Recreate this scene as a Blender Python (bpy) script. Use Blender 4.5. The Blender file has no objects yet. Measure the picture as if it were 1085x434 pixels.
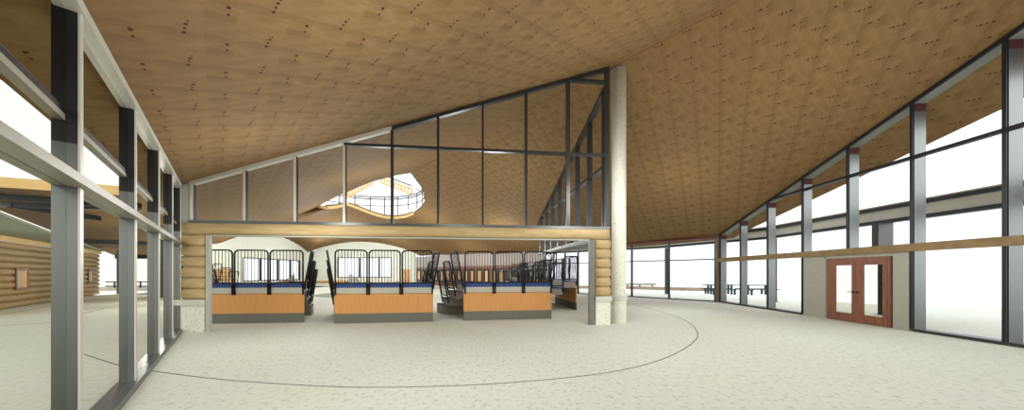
import bpy, bmesh, math, random
from mathutils import Vector, Matrix
from mathutils.geometry import tessellate_polygon
random.seed(7)
SC = bpy.context.scene
COL = SC.collection
F, HX, HY, EYE = 330.0, 542.5, 289.0, 1.7

# ------------------------------------------------------------------ survey helpers (measured points of the place)
def P(x, y, Y):
    return Vector(((x-HX)/F*Y, Y, EYE+(HY-y)/F*Y))
def G(x, y, z=0.0):
    Y = (EYE-z)*F/(y-HY)
    return Vector(((x-HX)/F*Y, Y, z))
def plane3(a, b, c):
    n = (b-a).cross(c-a)
    p, q = -n.x/n.z, -n.y/n.z
    return (p, q, a.z-p*a.x-q*a.y)
def zon(pl, x, y): return pl[0]*x+pl[1]*y+pl[2]
def hit(pl, px, py):
    u = (px-HX)/F; w = (HY-py)/F
    Y = (pl[2]-EYE)/(w-pl[0]*u-pl[1])
    return Vector((u*Y, Y, EYE+w*Y))

# ------------------------------------------------------------------ materials
class NT:
    def __init__(s, name):
        s.m = bpy.data.materials.new(name); s.m.use_nodes = True
        s.n = s.m.node_tree.nodes; s.l = s.m.node_tree.links
        s.b = s.n['Principled BSDF']
    def node(s, t, **kw):
        nd = s.n.new(t)
        for k, v in kw.items():
            if k in ('operation','data_type','blend_type','noise_dimensions','feature','offset','offset_frequency','squash','interpolation_type','wave_type','bands_direction'): setattr(nd, k, v)
        return nd
    def put(s, sock, v):
        if isinstance(v, bpy.types.NodeSocket): s.l.new(v, sock)
        else: sock.default_value = v
    def math(s, op, a, b=0.0, c=None):
        nd = s.node('ShaderNodeMath', operation=op); s.put(nd.inputs[0], a); s.put(nd.inputs[1], b)
        if c is not None: s.put(nd.inputs[2], c)
        return nd.outputs[0]
    def vm(s, op, a, b=(0,0,0)):
        nd = s.node('ShaderNodeVectorMath', operation=op); s.put(nd.inputs[0], a); s.put(nd.inputs[1], b)
        return nd.outputs['Value'] if op in ('DISTANCE','LENGTH') else nd.outputs['Vector']
    def mix(s, f, a, b, bt='MIX'):
        nd = s.node('ShaderNodeMix', data_type='RGBA', blend_type=bt)
        s.put(nd.inputs[0], f); s.put(nd.inputs[6], a); s.put(nd.inputs[7], b)
        return nd.outputs[2]
    def mapr(s, v, a, b, c, d):
        nd = s.node('ShaderNodeMapRange'); s.put(nd.inputs[0], v)
        for i, q in enumerate((a, b, c, d)): nd.inputs[i+1].default_value = q
        return nd.outputs[0]
    def noise(s, vec, scale, detail=3, rough=.55):
        nd = s.node('ShaderNodeTexNoise')
        if vec is not None: s.l.new(vec, nd.inputs['Vector'])
        nd.inputs['Scale'].default_value = scale; nd.inputs['Detail'].default_value = detail
        nd.inputs['Roughness'].default_value = rough
        return nd.outputs['Fac']
    def coord(s, k='Object'): return s.node('ShaderNodeTexCoord').outputs[k]
    def scale(s, v, sc): return s.vm('MULTIPLY', v, sc)
    def done(s, col, rough=.6, metal=0.0, spec=.3, bump=None, bs=.2):
        s.put(s.b.inputs['Base Color'], col); s.put(s.b.inputs['Roughness'], rough); s.put(s.b.inputs['Metallic'], metal)
        s.b.inputs['Specular IOR Level'].default_value = spec
        if bump is not None:
            nd = s.node('ShaderNodeBump'); nd.inputs['Strength'].default_value = bs; nd.inputs['Distance'].default_value = .01
            s.l.new(bump, nd.inputs['Height']); s.l.new(nd.outputs[0], s.b.inputs['Normal'])
        return s.m
def srgb(r, g, b):
    f = lambda c: (c/255/12.92 if c/255 <= .04045 else ((c/255+.055)/1.055)**2.4)
    return (f(r), f(g), f(b), 1)
def grain_mat(name, c1, c2, stretch=(1,12,12), sc=1.5, rough=.6, spec=.25):
    t = NT(name); v = t.scale(t.coord(), stretch); n = t.noise(v, sc, 5)
    f = t.mapr(n, .35, .65, 0, 1)
    return t.done(t.mix(f, c1, c2), rough, 0, spec, n, .15)
def metal_mat(name, c, rough=.35, metal=.7):
    t = NT(name); n = t.noise(t.scale(t.coord(), (9,9,1)), 3, 3)
    return t.done(t.mix(t.mapr(n, .3, .7, 0, 1), tuple(x*.96 for x in c[:3])+(1,), c), t.mapr(n, .3, .7, rough-.02, rough+.03), metal, .5)
def flat_mat(name, c, rough=.6, spec=.2, amt=.04, sc=6):
    t = NT(name); n = t.noise(t.coord(), sc, 3)
    return t.done(t.mix(t.mapr(n, .3, .7, 0, 1), tuple(x*(1-amt) for x in c[:3])+(1,), tuple(min(1,x*(1+amt)) for x in c[:3])+(1,)), rough, 0, spec)

def ceiling_mat():
    t = NT('knotty_pine_ceiling')
    uv = t.coord('UV')
    fr = t.vm('FRACTION', uv)
    sep = t.node('ShaderNodeSeparateXYZ'); t.l.new(fr, sep.inputs[0])
    g = t.noise(t.scale(fr, (1.6, 9, 1)), 2.2, 5, .6)
    g2 = t.noise(t.scale(fr, (2.2, 3.2, 1)), 1.7, 2, .5)
    col = t.mix(t.mapr(g2, .36, .64, 0, 1), srgb(120,96,61), srgb(132,106,70))
    col = t.mix(t.mapr(g, .40, .60, 0, .45), col, srgb(116,90,54))
    # boards: bands and cut ends
    br = t.node('ShaderNodeTexBrick', offset=.43, offset_frequency=2, squash=1.0)
    t.l.new(t.vm('MULTIPLY', fr, (1,1,1)), br.inputs['Vector'])
    br.inputs['Scale'].default_value = 1.0; br.inputs['Brick Width'].default_value = .62; br.inputs['Row Height'].default_value = .2
    br.inputs['Mortar Size'].default_value = .012; br.inputs['Mortar Smooth'].default_value = .6
    br.inputs['Color1'].default_value = (1,1,1,1); br.inputs['Color2'].default_value = (.74,.73,.68,1); br.inputs['Mortar'].default_value = (.97,.95,.90,1)
    col = t.mix(.95, col, br.outputs['Color'], 'MULTIPLY')
    big = t.noise(t.scale(uv, (.13,.1,1)), 1.0, 2)
    col = t.mix(t.mapr(big, .35, .65, 0, .35), col, srgb(120,86,56))
    wob = t.node('ShaderNodeTexNoise'); t.l.new(fr, wob.inputs['Vector']); wob.inputs['Scale'].default_value = 9
    wv = t.vm('MULTIPLY', t.vm('SUBTRACT', wob.outputs['Color'], (.5,.5,.5)), (.03,.03,0))
    p = t.vm('ADD', fr, wv)
    mask = None
    for (u, v, r) in ((.25,.63,.046), (.25,.80,.036), (.815,.165,.024), (.795,.245,.040), (.775,.355,.034), (.765,.475,.046)):
        d = t.vm('DISTANCE', t.vm('MULTIPLY', p, (1.45,1.0,0)), (u*1.45, v, 0))
        k = t.mapr(d, r*1.0, r*.7, 0, 1)
        mask = k if mask is None else t.math('MAXIMUM', mask, k)
    col = t.mix(t.math('MULTIPLY', mask, .95), col, srgb(64,20,9))
    return t.done(col, .75, 0, .12)
def floor_mat():
    t = NT('speckled_pale_concrete'); c = t.coord()
    n1 = t.noise(t.scale(c, (1,.6,1)), 15, 3, .6)
    n2 = t.noise(t.scale(c, (1,1.7,1)), 8, 2, .5)
    n3 = t.noise(c, .35, 2)
    col = t.mix(t.mapr(n3, .35, .65, 0, 1), srgb(218,221,204), srgb(220,222,211))
    col = t.mix(t.mapr(n1, .53, .68, 0, .6), col, srgb(170,170,150))
    col = t.mix(t.mapr(n2, .6, .75, 0, .35), col, srgb(180,178,160))
    return t.done(col, .75, 0, .15)
def concrete_mat():
    t = NT('speckled_white_concrete'); c = t.coord()
    n1 = t.noise(c, 22, 3, .6); n2 = t.noise(c, 45, 2)
    col = t.mix(t.mapr(n1, .57, .68, 0, .6), srgb(222,222,204), srgb(140,140,124))
    col = t.mix(t.mapr(n2, .6, .72, 0, .5), col, srgb(140,140,128))
    return t.done(col, .8, 0, .15, n1, .1)
def glass_mat(name, tint, gl=.05):
    m = bpy.data.materials.new(name); m.use_nodes = True; n = m.node_tree.nodes; l = m.node_tree.links
    for x in list(n): n.remove(x)
    o = n.new('ShaderNodeOutputMaterial'); mx = n.new('ShaderNodeMixShader'); t = n.new('ShaderNodeBsdfTransparent'); g = n.new('ShaderNodeBsdfGlossy')
    t.inputs[0].default_value = tint; g.inputs['Roughness'].default_value = .3; mx.inputs[0].default_value = gl
    l.new(t.outputs[0], mx.inputs[1]); l.new(g.outputs[0], mx.inputs[2]); l.new(mx.outputs[0], o.inputs[0]); return m
def log_mat():
    t = NT('peeled_pine_log'); c = t.coord()
    n = t.noise(t.scale(c, (1.2, 14, 14)), 1.6, 5, .6); n2 = t.noise(t.scale(c, (.8,4,4)), 1.1, 2)
    col = t.mix(t.mapr(n, .35, .65, 0, 1), srgb(176,152,108), srgb(194,170,126))
    col = t.mix(t.mapr(n2, .45, .7, 0, .5), col, srgb(160,132,88))
    return t.done(col, .65, 0, .2, n, .12)

M = dict(
    ceil=ceiling_mat(), floor=floor_mat(), conc=concrete_mat(), log=log_mat(),
    darklog=grain_mat('aged_brown_log', srgb(172,148,108), srgb(150,124,82), (1,14,14)),
    steel=metal_mat('brushed_steel_post', srgb(98,102,101), .3, .75),
    steel_dark=metal_mat('dark_steel', srgb(62,62,60), .35, .6),
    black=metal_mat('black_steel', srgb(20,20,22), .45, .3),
    zinc=metal_mat('pale_steel_trim', srgb(196,192,178), .4, .35),
    rail_grey=metal_mat('warm_grey_rail', srgb(150,144,130), .45, .3),
    jamb=flat_mat('grey_painted_steel', srgb(176,176,164), .5),
    jambd=flat_mat('dark_grey_painted_steel', srgb(112,112,104), .5),
    panel=flat_mat('grey_wall_panel', srgb(164,162,148), .7),
    cap=flat_mat('grey_stone_cap', srgb(196,194,180), .8, .1, .1, 14),
    soffit=flat_mat('grey_soffit', srgb(158,160,148), .7),
    beamwood=grain_mat('honey_wood_beam', srgb(124,102,68), srgb(142,118,82), (1,1.2,1), 4),
    fascia=grain_mat('pale_wood_fascia', srgb(222,190,130), srgb(206,170,108), (1,1,10)),
    doorwood=grain_mat('red_brown_door_wood', srgb(140,92,70), srgb(118,76,56), (6,6,.8), 3, .5),
    orange=grain_mat('orange_wood_laminate', srgb(204,148,86), srgb(194,136,76), (12,12,.7), 2.5, .5),
    plinth=flat_mat('dark_grey_plinth', srgb(104,104,92), .6),
    band=flat_mat('pale_grey_band', srgb(176,172,156), .6),
    blue=flat_mat('blue_carpet', srgb(58,76,122), .9, .05, .15, 40),
    brownline=flat_mat('brown_edge', srgb(130,84,56), .6),
    tread=flat_mat('brown_grey_step', srgb(140,131,118), .7),
    cream=flat_mat('cream_plaster', srgb(232,234,220), .85, .1, .02, 2),
    mauve=flat_mat('grey_mauve_wall', srgb(170,160,152), .85, .1, .03, 2),
    red=flat_mat('painted_red_reflection', srgb(96,20,28), .5, .3),
    redglow=flat_mat('painted_maroon_glow', srgb(70,20,22), .5, .3),
    black_rail=flat_mat('black_powder_coat', srgb(22,22,24), .5, .35),
    groove=flat_mat('dark_floor_joint', srgb(110,108,100), .9),
    yellow=flat_mat('yellow_floor_line', srgb(240,214,90), .8),
    centre=flat_mat('grey_green_floor_disc', srgb(140,146,130), .8, .1, .1, 3),
    glass=glass_mat('clear_glass', (.985,.99,.99,1), .001), glass_t=glass_mat('grey_tinted_glass', (.86,.85,.80,1), .003),
    boardwalk=grain_mat('grey_brown_timber', srgb(158,140,116), srgb(136,118,94), (1,6,1)),
    picnic=flat_mat('dark_green_picnic_metal', srgb(38,58,56), .5),
    greyroof=flat_mat('olive_grey_soffit', srgb(142,146,128), .8, .1, .04, 1),
    plywood=grain_mat('pale_plywood', srgb(222,184,128), srgb(200,158,100), (1,6,6)),
)

# ------------------------------------------------------------------ mesh helpers
def link(name, bm, mat, parent=None, loc=None, smooth=False, kind=None):
    me = bpy.data.meshes.new(name)
    if loc is not None: bmesh.ops.translate(bm, verts=bm.verts, vec=-Vector(loc))
    bmesh.ops.recalc_face_normals(bm, faces=bm.faces)
    bm.to_mesh(me); bm.free()
    me.materials.append(M[mat])
    if smooth:
        for p in me.polygons: p.use_smooth = True
    o = bpy.data.objects.new(name, me); COL.objects.link(o)
    if loc is not None: o.location = loc
    if parent is not None:
        o.parent = parent; 
        if loc is not None: o.location = Vector(loc)-parent.location
    if kind: o['kind'] = kind
    return o
def root(name, loc, label=None, cat=None, group=None, kind=None):
    o = bpy.data.objects.new(name, None); COL.objects.link(o); o.location = loc; o.empty_display_size = .1
    tag(o, label, cat, group, kind); return o
def tag(o, label=None, cat=None, group=None, kind=None):
    if label: o['label'] = label
    if cat: o['category'] = cat
    if group: o['group'] = group
    if kind: o['kind'] = kind
    return o
def part(name, bm, mat, par, smooth=False):
    """mesh given in world coordinates, child of par (par has translation only)"""
    off = Vector(par.location)
    q = par
    while q.parent is not None: q = q.parent; off += Vector(q.location)
    bmesh.ops.translate(bm, verts=bm.verts, vec=-off)
    bmesh.ops.recalc_face_normals(bm, faces=bm.faces)
    me = bpy.data.meshes.new(name); bm.to_mesh(me); bm.free(); me.materials.append(M[mat])
    if smooth:
        for p in me.polygons: p.use_smooth = True
    o = bpy.data.objects.new(name, me); COL.objects.link(o); o.parent = par
    return o
def hexa(bm, pts):
    """8 points: bottom 4 ccw, top 4 ccw"""
    v = [bm.verts.new(p) for p in pts]
    for f in ((0,3,2,1),(4,5,6,7),(0,1,5,4),(1,2,6,5),(2,3,7,6),(3,0,4,7)): bm.faces.new([v[i] for i in f])
    return bm
def obox(bm, o, a, b, c, A, B, C_):
    """oriented box, origin o, axes a,b,c with ranges A,B,C_"""
    g = lambda i,j,k: Vector(o)+a*i+b*j+c*k
    return hexa(bm, [g(A[0],B[0],C_[0]),g(A[1],B[0],C_[0]),g(A[1],B[1],C_[0]),g(A[0],B[1],C_[0]),
                     g(A[0],B[0],C_[1]),g(A[1],B[0],C_[1]),g(A[1],B[1],C_[1]),g(A[0],B[1],C_[1])])
UP = Vector((0,0,1)); EX = Vector((1,0,0)); EY = Vector((0,1,0))
def wbox(x0,x1,y0,y1,z0,z1): return obox(bmesh.new(), (0,0,0), EX, EY, UP, (x0,x1),(y0,y1),(z0,z1))
def bar(bm, p0, p1, n, w, h):
    """bar from p0 to p1; n = horizontal cross axis (width w), other cross axis is up (height h)"""
    p0 = Vector(p0); p1 = Vector(p1); n = Vector(n).normalized()
    pts = []
    for dz in (-h/2, h/2):
        pts += [p0-n*w/2+UP*dz, p1-n*w/2+UP*dz, p1+n*w/2+UP*dz, p0+n*w/2+UP*dz]
    return hexa(bm, [pts[0],pts[1],pts[2],pts[3],pts[4],pts[5],pts[6],pts[7]])
def tube(bm, pts, r, seg=6, closed=False):
    pts = [Vector(p) for p in pts]; rings = []
    N = len(pts)
    for i, p in enumerate(pts):
        if closed: t = (pts[(i+1)%N]-pts[i-1])
        else: t = pts[min(i+1,N-1)]-pts[max(i-1,0)]
        t.normalize()
        ref = UP if abs(t.z) < .95 else EX
        a = t.cross(ref).normalized(); b = t.cross(a).normalized()
        if rings and False: pass
        rings.append([bm.verts.new(p+a*r*math.cos(2*math.pi*k/seg)+b*r*math.sin(2*math.pi*k/seg)) for k in range(seg)])
    def conn(r0, r1):
        # match closest start to avoid twists
        best = min(range(seg), key=lambda s: sum((r0[k].co-r1[(k+s)%seg].co).length for k in range(seg)))
        bestr = None
        for k in range(seg):
            bm.faces.new([r0[k], r0[(k+1)%seg], r1[(k+1+best)%seg], r1[(k+best)%seg]])
    for i in range(N-1): conn(rings[i], rings[i+1])
    if closed: conn(rings[-1], rings[0])
    else:
        bm.faces.new(rings[0]); bm.faces.new(list(reversed(rings[-1])))
    return bm
def prism(bm, outline, holes, o, a, b, n, th):
    """2D outline (list of (s,t)) with holes, in plane o + a*s + b*t, extruded by n*th"""
    loops = [outline]+list(holes)
    flat = [q for L_ in loops for q in L_]
    tris = tessellate_polygon([[Vector((s,t,0)) for s,t in L_] for L_ in loops])
    f = [bm.verts.new(Vector(o)+a*s+b*t) for s,t in flat]; k = [bm.verts.new(Vector(o)+a*s+b*t+n*th) for s,t in flat]
    for t in tris:
        try: bm.faces.new([f[i] for i in t]); bm.faces.new([k[i] for i in reversed(t)])
        except ValueError: pass
    i0 = 0
    for L_ in loops:
        m = len(L_)
        for i in range(m):
            j = (i+1)%m
            bm.faces.new([f[i0+i], f[i0+j], k[i0+j], k[i0+i]])
        i0 += m
    return bm
def lathe(bm, c, prof, seg=32):
    rings = [[bm.verts.new(Vector(c)+Vector((r*math.cos(2*math.pi*k/seg), r*math.sin(2*math.pi*k/seg), z))) for k in range(seg)] for r,z in prof]
    for i in range(len(rings)-1):
        for k in range(seg): bm.faces.new([rings[i][k], rings[i][(k+1)%seg], rings[i+1][(k+1)%seg], rings[i+1][k]])
    bm.faces.new(rings[0]); bm.faces.new(rings[-1]); return bm

# ------------------------------------------------------------------ roof planes
RA, RB = P(785,0,8.06), P(435,183.3,21.35)
LP = plane3(RA, RB, Vector((-7,6.1,4.24)))
RP = plane3(RA, RB, Vector((11.85,12.5,5.72)))
def ridge(t): return RA+(RB-RA)*t
def zroof(x, y): return min(zon(LP,x,y), zon(RP,x,y))

MA = Vector((-.53,.56)); MB = Vector((.44,.67))   # lattice of the ceiling boards
def lat(x, y, o):
    det = MB.x*MA.y-MA.x*MB.y
    dx, dy = x-o[0], y-o[1]
    return ((dx*MA.y-dy*MA.x)/det, (MB.x*dy-MB.y*dx)/det)
def uv_L(x, y): u,v = lat(x,y,(-1.38,5.0)); return (u+.25, v+.71)
def uv_R(x, y): u,v = lat(x,y,(8.04,7.64)); return (.25-u, .71-v)
def roof_obj(name, loops, uvf, th=.28, mat='ceil', tess=True, faces=None):
    bm = bmesh.new()
    if faces is None:
        vs = [bm.verts.new(p) for p in loops]
        for t in tessellate_polygon([[Vector((p.x,p.y,0)) for p in loops]]):
            bm.faces.new([vs[i] for i in t])
    else:
        vs = [bm.verts.new(p) for p in loops]
        for f in faces: bm.faces.new([vs[i] for i in f])
    bmesh.ops.recalc_face_normals(bm, faces=bm.faces)
    bm.normal_update()
    if sum(f.normal.z for f in bm.faces) > 0: bmesh.ops.reverse_faces(bm, faces=bm.faces)
    uvl = bm.loops.layers.uv.new('UVMap')
    for f in bm.faces:
        for lp in f.loops: lp[uvl].uv = uvf(lp.vert.co.x, lp.vert.co.y)
    me = bpy.data.meshes.new(name); bm.to_mesh(me); bm.free(); me.materials.append(M[mat])
    o = bpy.data.objects.new(name, me); COL.objects.link(o)
    s = o.modifiers.new('thick','SOLIDIFY'); s.thickness = th; s.offset = -1
    o['kind'] = 'structure'
    return o
hole_up = [hit(LP,*q) for q in ((420,185.6),(395.5,192),(380,198),(366,204),(356,208.5),(347.6,212.7),(341,216))]
tip = hit(LP,337.5,219.5)
apex = RB.copy()
hole_dn = [hit(RP,*q) for q in ((441,191),(446,197.6),(449,203.5),(450.3,209.6),(449.5,214.5),(447,218.8),(443,223))]
rip = hit(RP,438,226.5)
def onL(x,y): return Vector((x,y,zon(LP,x,y)))
def onR(x,y): return Vector((x,y,zon(RP,x,y)))
near = ridge(-.62)
A1L = Vector((-27,28.9,zon(LP,-27,28.9)))
# left eave runs 1.2 m outside the left glazed wall
e0 = onL(-1.386-.908*(-2.2)-2.2, -2.2); e1 = onL(-1.386-.908*9.05-.95, 9.05+.1)
loopL = [near, apex]+hole_up+[tip, A1L, onL(-27.4,28.6), e1, onL(-6.66,4.49), onL(-5.8,3.54), e0, onL(4,-2.2), onL(near.x,near.y)+Vector((.0,-.6,-.17))]
loopL[-1] = onL(near.x-.3, near.y-.5)
roof_obj('ceiling', loopL, uv_L)
A2R = Vector((-12.8,41.2,zon(RP,-12.8,41.2)))
edgeR = [hit(RP,*q) for q in ((798,241),(849,217),(898,194),(991,149),(1066,113.5))]
loopR = [near, onR(near.x+3,near.y-2), onR(13.9,3)]+list(reversed(edgeR))+[onR(12.9,18.2), onR(8.6,22.9), onR(-12.4,41.9), A2R, rip]+list(reversed(hole_dn))+[apex]
roof_obj('ceiling', loopR, uv_R)
# far double-lobed shell between the oculus and the two arched cream walls
def samp(pts, n):
    d = [0]
    for i in range(1,len(pts)): d.append(d[-1]+(pts[i]-pts[i-1]).length)
    out = []
    for k in range(n):
        s = d[-1]*k/(n-1); i = 0
        while i < len(pts)-2 and d[i+1] < s: i += 1
        out.append(pts[i].lerp(pts[i+1], (s-d[i])/max(1e-6,d[i+1]-d[i])))
    return out
def arch(p0, pk, p1, n, zc):
    out = []
    for k in range(n):
        t = k/(n-1); p = p0.lerp(p1,t); base = p.z
        out.append(Vector((p.x,p.y, base+zc*(math.sin(math.pi*t)**.85))))
    return out
cusp = P(368.8,217,27)
NL = 15
lip1 = samp([tip, P(347,220.5,23.3), P(358,219.5,25.2), cusp], NL)
lip2 = samp([cusp, P(376,219.3,27.3), P(383,222.3,27.5), P(392,225.8,27.7), P(401,228.8,27.9), P(411,230.8,28.1), P(420,231,28.3), P(430,229.6,28.6), rip], NL)
corner = Vector((-27,41.2,4.45))
arc1 = arch(A1L, None, corner, NL, 1.55)
arc2 = arch(corner, None, A2R, NL, 1.45)
for lip, arc in ((lip1, arc1), (lip2, arc2)):
    vs = []; fs = []; R_ = 10
    for j in range(R_+1):
        for i in range(NL): vs.append(lip[i].lerp(arc[i], j/R_))
    for j in range(R_):
        for i in range(NL-1):
            a = j*NL+i; fs.append((a,a+1,a+NL+1)); fs.append((a,a+NL+1,a+NL))
    roof_obj('ceiling', vs, uv_R, faces=fs)
# pale wooden lip along the lower edge of the oculus
bm = bmesh.new(); tube(bm, [p+Vector((0,-.03,.04)) for p in lip1+lip2[1:]], .12, 6)
link('trim_1', bm, 'fascia', kind='structure')
# thin ridge shadow board
bm = bmesh.new(); bar(bm, near+Vector((0,0,-.012)), apex+Vector((0,0,-.012)), Vector((RB.y-RA.y, -(RB.x-RA.x),0)), .035, .02)
link('trim_2', bm, 'brownline', kind='structure')

# ------------------------------------------------------------------ ground
out_pts = [Vector((-3,-6)),Vector((34,-6)),Vector((30,6))]
for q in ((1065,328),(983,325),(914,321.2),(840,317.4),(758,312.2),(665,309.6)):
    g = G(*q); out_pts.append(Vector((g.x,g.y)))
out_pts += [Vector((7,31)), Vector((-6,44)), Vector((-31,46))]
for q in ((160,309.5),(140,311),(104,312.6)):
    g = G(*q); out_pts.append(Vector((g.x,g.y)))
out_pts += [Vector((-40,26)), Vector((-46,14)), Vector((-20,-6))]
bm = bmesh.new(); prism(bm, [(p.x,p.y) for p in out_pts], [], (0,0,-.25), EX, EY, UP, .25)
link('floor', bm, 'floor', kind='structure')
# circular joint sawn in the slab
pix = [(2,345),(30,343),(53,341),(87,332.5),(129,321.5),(159,316.5)]
def flat_line(name, pts, w, mat, z=.003):
    bm = bmesh.new(); prev = None
    for i,p in enumerate(pts):
        t = (pts[min(i+1,len(pts)-1)]-pts[max(i-1,0)]); n = Vector((-t.y,t.x,0)).normalized()*w/2
        cur = [bm.verts.new((p.x-n.x,p.y-n.y,z)), bm.verts.new((p.x+n.x,p.y+n.y,z)), bm.verts.new((p.x-n.x,p.y-n.y,z-.006)), bm.verts.new((p.x+n.x,p.y+n.y,z-.006))]
        if prev:
            for a,b in ((0,1),(1,3),(3,2),(2,0)): bm.faces.new([prev[a],prev[b],cur[b],cur[a]])
        prev = cur
    return link(name, bm, mat, kind='structure')
def spline(pts, n=8):
    out = []
    for i in range(len(pts)-1):
        p0 = pts[max(i-1,0)]; p1 = pts[i]; p2 = pts[i+1]; p3 = pts[min(i+2,len(pts)-1)]
        for k in range(n):
            t = k/n
            out.append(.5*((2*p1)+(p2-p0)*t+(2*p0-5*p1+4*p2-p3)*t*t+(3*p1-p0-3*p2+p3)*t**3))
    return out+[pts[-1]]
arcpts = [G(*q) for q in ((88,374.6),(128,387),(180,395.3),(240,402.2),(299,406.5),(345,409),(390,410),(440,409.5),(500,407.6),(560,403.6),(600,400),(639,395.3),(672,389),(700,381),(722,371),(735,362),(739.4,355.5),(736.5,347.5),(728,340.5),(716,334.8),(700,329.8),(683,325.3),(665,321.7),(640,318.3))]
flat_line('floor_1', spline(arcpts), .022, 'groove')
flat_line('floor_2', spline([G(*q) for q in pix]), .03, 'groove')
flat_line('floor_3', [G(*q) for q in ((2,333.3),(53,324),(87,318.5),(118,314.6))], .03, 'groove')
flat_line('floor_4', [G(612,331.5), G(628,337.2)], .07, 'yellow')
bm = bmesh.new(); lathe(bm, (-11.2,25.6,.001), [(4.35,-.01),(4.35,.006)], 64); link('floor_5', bm, 'centre', kind='structure')

# ------------------------------------------------------------------ left glazed wall (window_1)
LD = Vector((-.908,1,0)).normalized(); LN = Vector((-LD.y,LD.x,0))*1.0   # LN points outwards (to -x,-y)
if LN.x > 0: LN = -LN
def LW(Y): return Vector((-1.386-.908*Y, Y, 0))
w1 = root('window_1', LW(5), kind='structure')
Ys = [1.4,2.95,4.68,6.25,7.75,9.03]
LT = lambda Y: zon(LP, LW(Y).x, Y)-.03
for i,Y in enumerate(Ys):
    o = LW(Y)
    bm = obox(bmesh.new(), o, LD, LN, UP, (-.04,.04), (.02,.165), (.1, 2.9)); part('post', bm, 'steel', w1)
    bm = obox(bmesh.new(), o, LD, LN, UP, (-.04,.04), (.02,.165), (2.9, LT(Y)-.1)); part('dark_reflection_post', bm, 'black', w1)  # black upper length paints in the dark reflection on the steel post
    bm = obox(bmesh.new(), o, LD, LN, UP, (-.04,.04), (.005,.02), (.1, LT(Y)-.1)); part('post_cover', bm, 'zinc', w1)
def lw_bar(name, z0, z1, dn0, dn1, mat, Y0=.3, Y1=9.05):
    bm = bmesh.new(); a = LW(Y0); b = LW(Y1)
    za = z0 if not callable(z0) else z0
    hexa(bm, [a+LN*dn0+UP*z0, b+LN*dn0+UP*z0, b+LN*dn1+UP*z0, a+LN*dn1+UP*z0, a+LN*dn0+UP*z1, b+LN*dn0+UP*z1, b+LN*dn1+UP*z1, a+LN*dn1+UP*z1])
    return part(name, bm, mat, w1)
lw_bar('sill', 0, .1, -.03, .19, 'steel')
lw_bar('transom', 2.50, 2.58, -.05, .165, 'rail_grey')
lw_bar('transom', 3.16, 3.21, .09, .16, 'black')
lw_bar('transom', 3.10, 3.158, .09, .16, 'rail_grey')
bm = bmesh.new(); a = LW(.3); b = LW(9.05)
hexa(bm, [a-LN*.02+UP*(LT(.3)-.1), b-LN*.02+UP*(LT(9.05)-.1), b+LN*.15+UP*(LT(9.05)-.1), a+LN*.15+UP*(LT(.3)-.1),
          a-LN*.02+UP*LT(.3), b-LN*.02+UP*LT(9.05), b+LN*.15+UP*LT(9.05), a+LN*.15+UP*LT(.3)])
part('head_rail', bm, 'zinc', w1)
for i in range(len(Ys)-1):
    a = LW(Ys[i])+LD*.05; b = LW(Ys[i+1])-LD*.05; t0, t1 = LT(Ys[i])-.12, LT(Ys[i+1])-.12
    for z0, z1a, z1b in ((.1,2.5,2.5),(2.58,3.09,3.09),(3.22,t0,t1)):
        bm = bmesh.new(); hexa(bm, [a+LN*.08+UP*z0, b+LN*.08+UP*z0, b+LN*.09+UP*z0, a+LN*.09+UP*z0, a+LN*.08+UP*z1a, b+LN*.08+UP*z1b, b+LN*.09+UP*z1b, a+LN*.09+UP*z1a])
        part('pane', bm, 'glass_t', w1)

# ------------------------------------------------------------------ front screen above the log beam (window_2)
FD = Vector((1,.109,0)).normalized(); FN = Vector((-FD.y,FD.x,0))   # FN points away from the camera
def FW(X): return Vector((X, 10.06+.109*X, 0))
XS = [-9.28+1.3905*i for i in range(10)]; XS[-1] = 3.17
FT = lambda X: zon(LP, X, 10.06+.109*X)-.02
w2 = root('window_2', FW(-3)+UP*3.15, kind='structure')
for i,X in enumerate(XS):
    w = (.034 if i < 7 else .045 if i < 8 else .06) if i < 9 else .07
    bm = obox(bmesh.new(), FW(X), FD, FN, UP, (-w,w), (-.03,.08), (3.2, FT(X)-.06)); ml = part('mullion', bm, 'steel_dark', w2)
    bm = obox(bmesh.new(), FW(X), FD, FN, UP, (-w,w), (-.045,-.03), (3.2, FT(X)-.06)); part('mullion_cap', bm, 'zinc' if i < 4 else 'steel_dark', ml)
def fw_bar(name, X0, X1, z0a, z0b, z1a, z1b, mat, d0=-.05, d1=.09):
    bm = bmesh.new(); a = FW(X0); b = FW(X1)
    hexa(bm, [a+FN*d0+UP*z0a, b+FN*d0+UP*z0b, b+FN*d1+UP*z0b, a+FN*d1+UP*z0a, a+FN*d0+UP*z1a, b+FN*d0+UP*z1b, b+FN*d1+UP*z1b, a+FN*d1+UP*z1a])
    return part(name, bm, mat, w2)
fw_bar('sill', XS[0]-.04, 3.24, 3.15, 3.15, 3.23, 3.23, 'steel', -.08)
XM = XS[4]
fw_bar('head_rail', XS[0]-.05, XM, FT(XS[0])-.11, FT(XM)-.11, FT(XS[0]), FT(XM), 'zinc')
fw_bar('head_rail', XM, 3.24, FT(XM)-.11, FT(3.24)-.12, FT(XM), FT(3.24), 'steel_dark')
fw_bar('transom', XS[3], 3.17, 5.58, 5.58, 5.66, 5.66, 'steel_dark')
fw_bar('transom', XS[8], 3.17, 8.02, 8.02, 8.1, 8.1, 'steel_dark')
for i in range(9):
    X0, X1 = XS[i]+.045, XS[i+1]-.045
    segs = [(3.23, None)] if i < 3 else [(3.23, 5.58), (5.66, None)]
    if i == 8: segs = [(3.23,5.58),(5.66,8.02)]
    for z0, z1 in segs:
        fw_bar('pane', X0, X1, z0, z0, z1 or FT(X0)-.11, z1 or FT(X1)-.11, 'glass', .03, .04)

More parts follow.
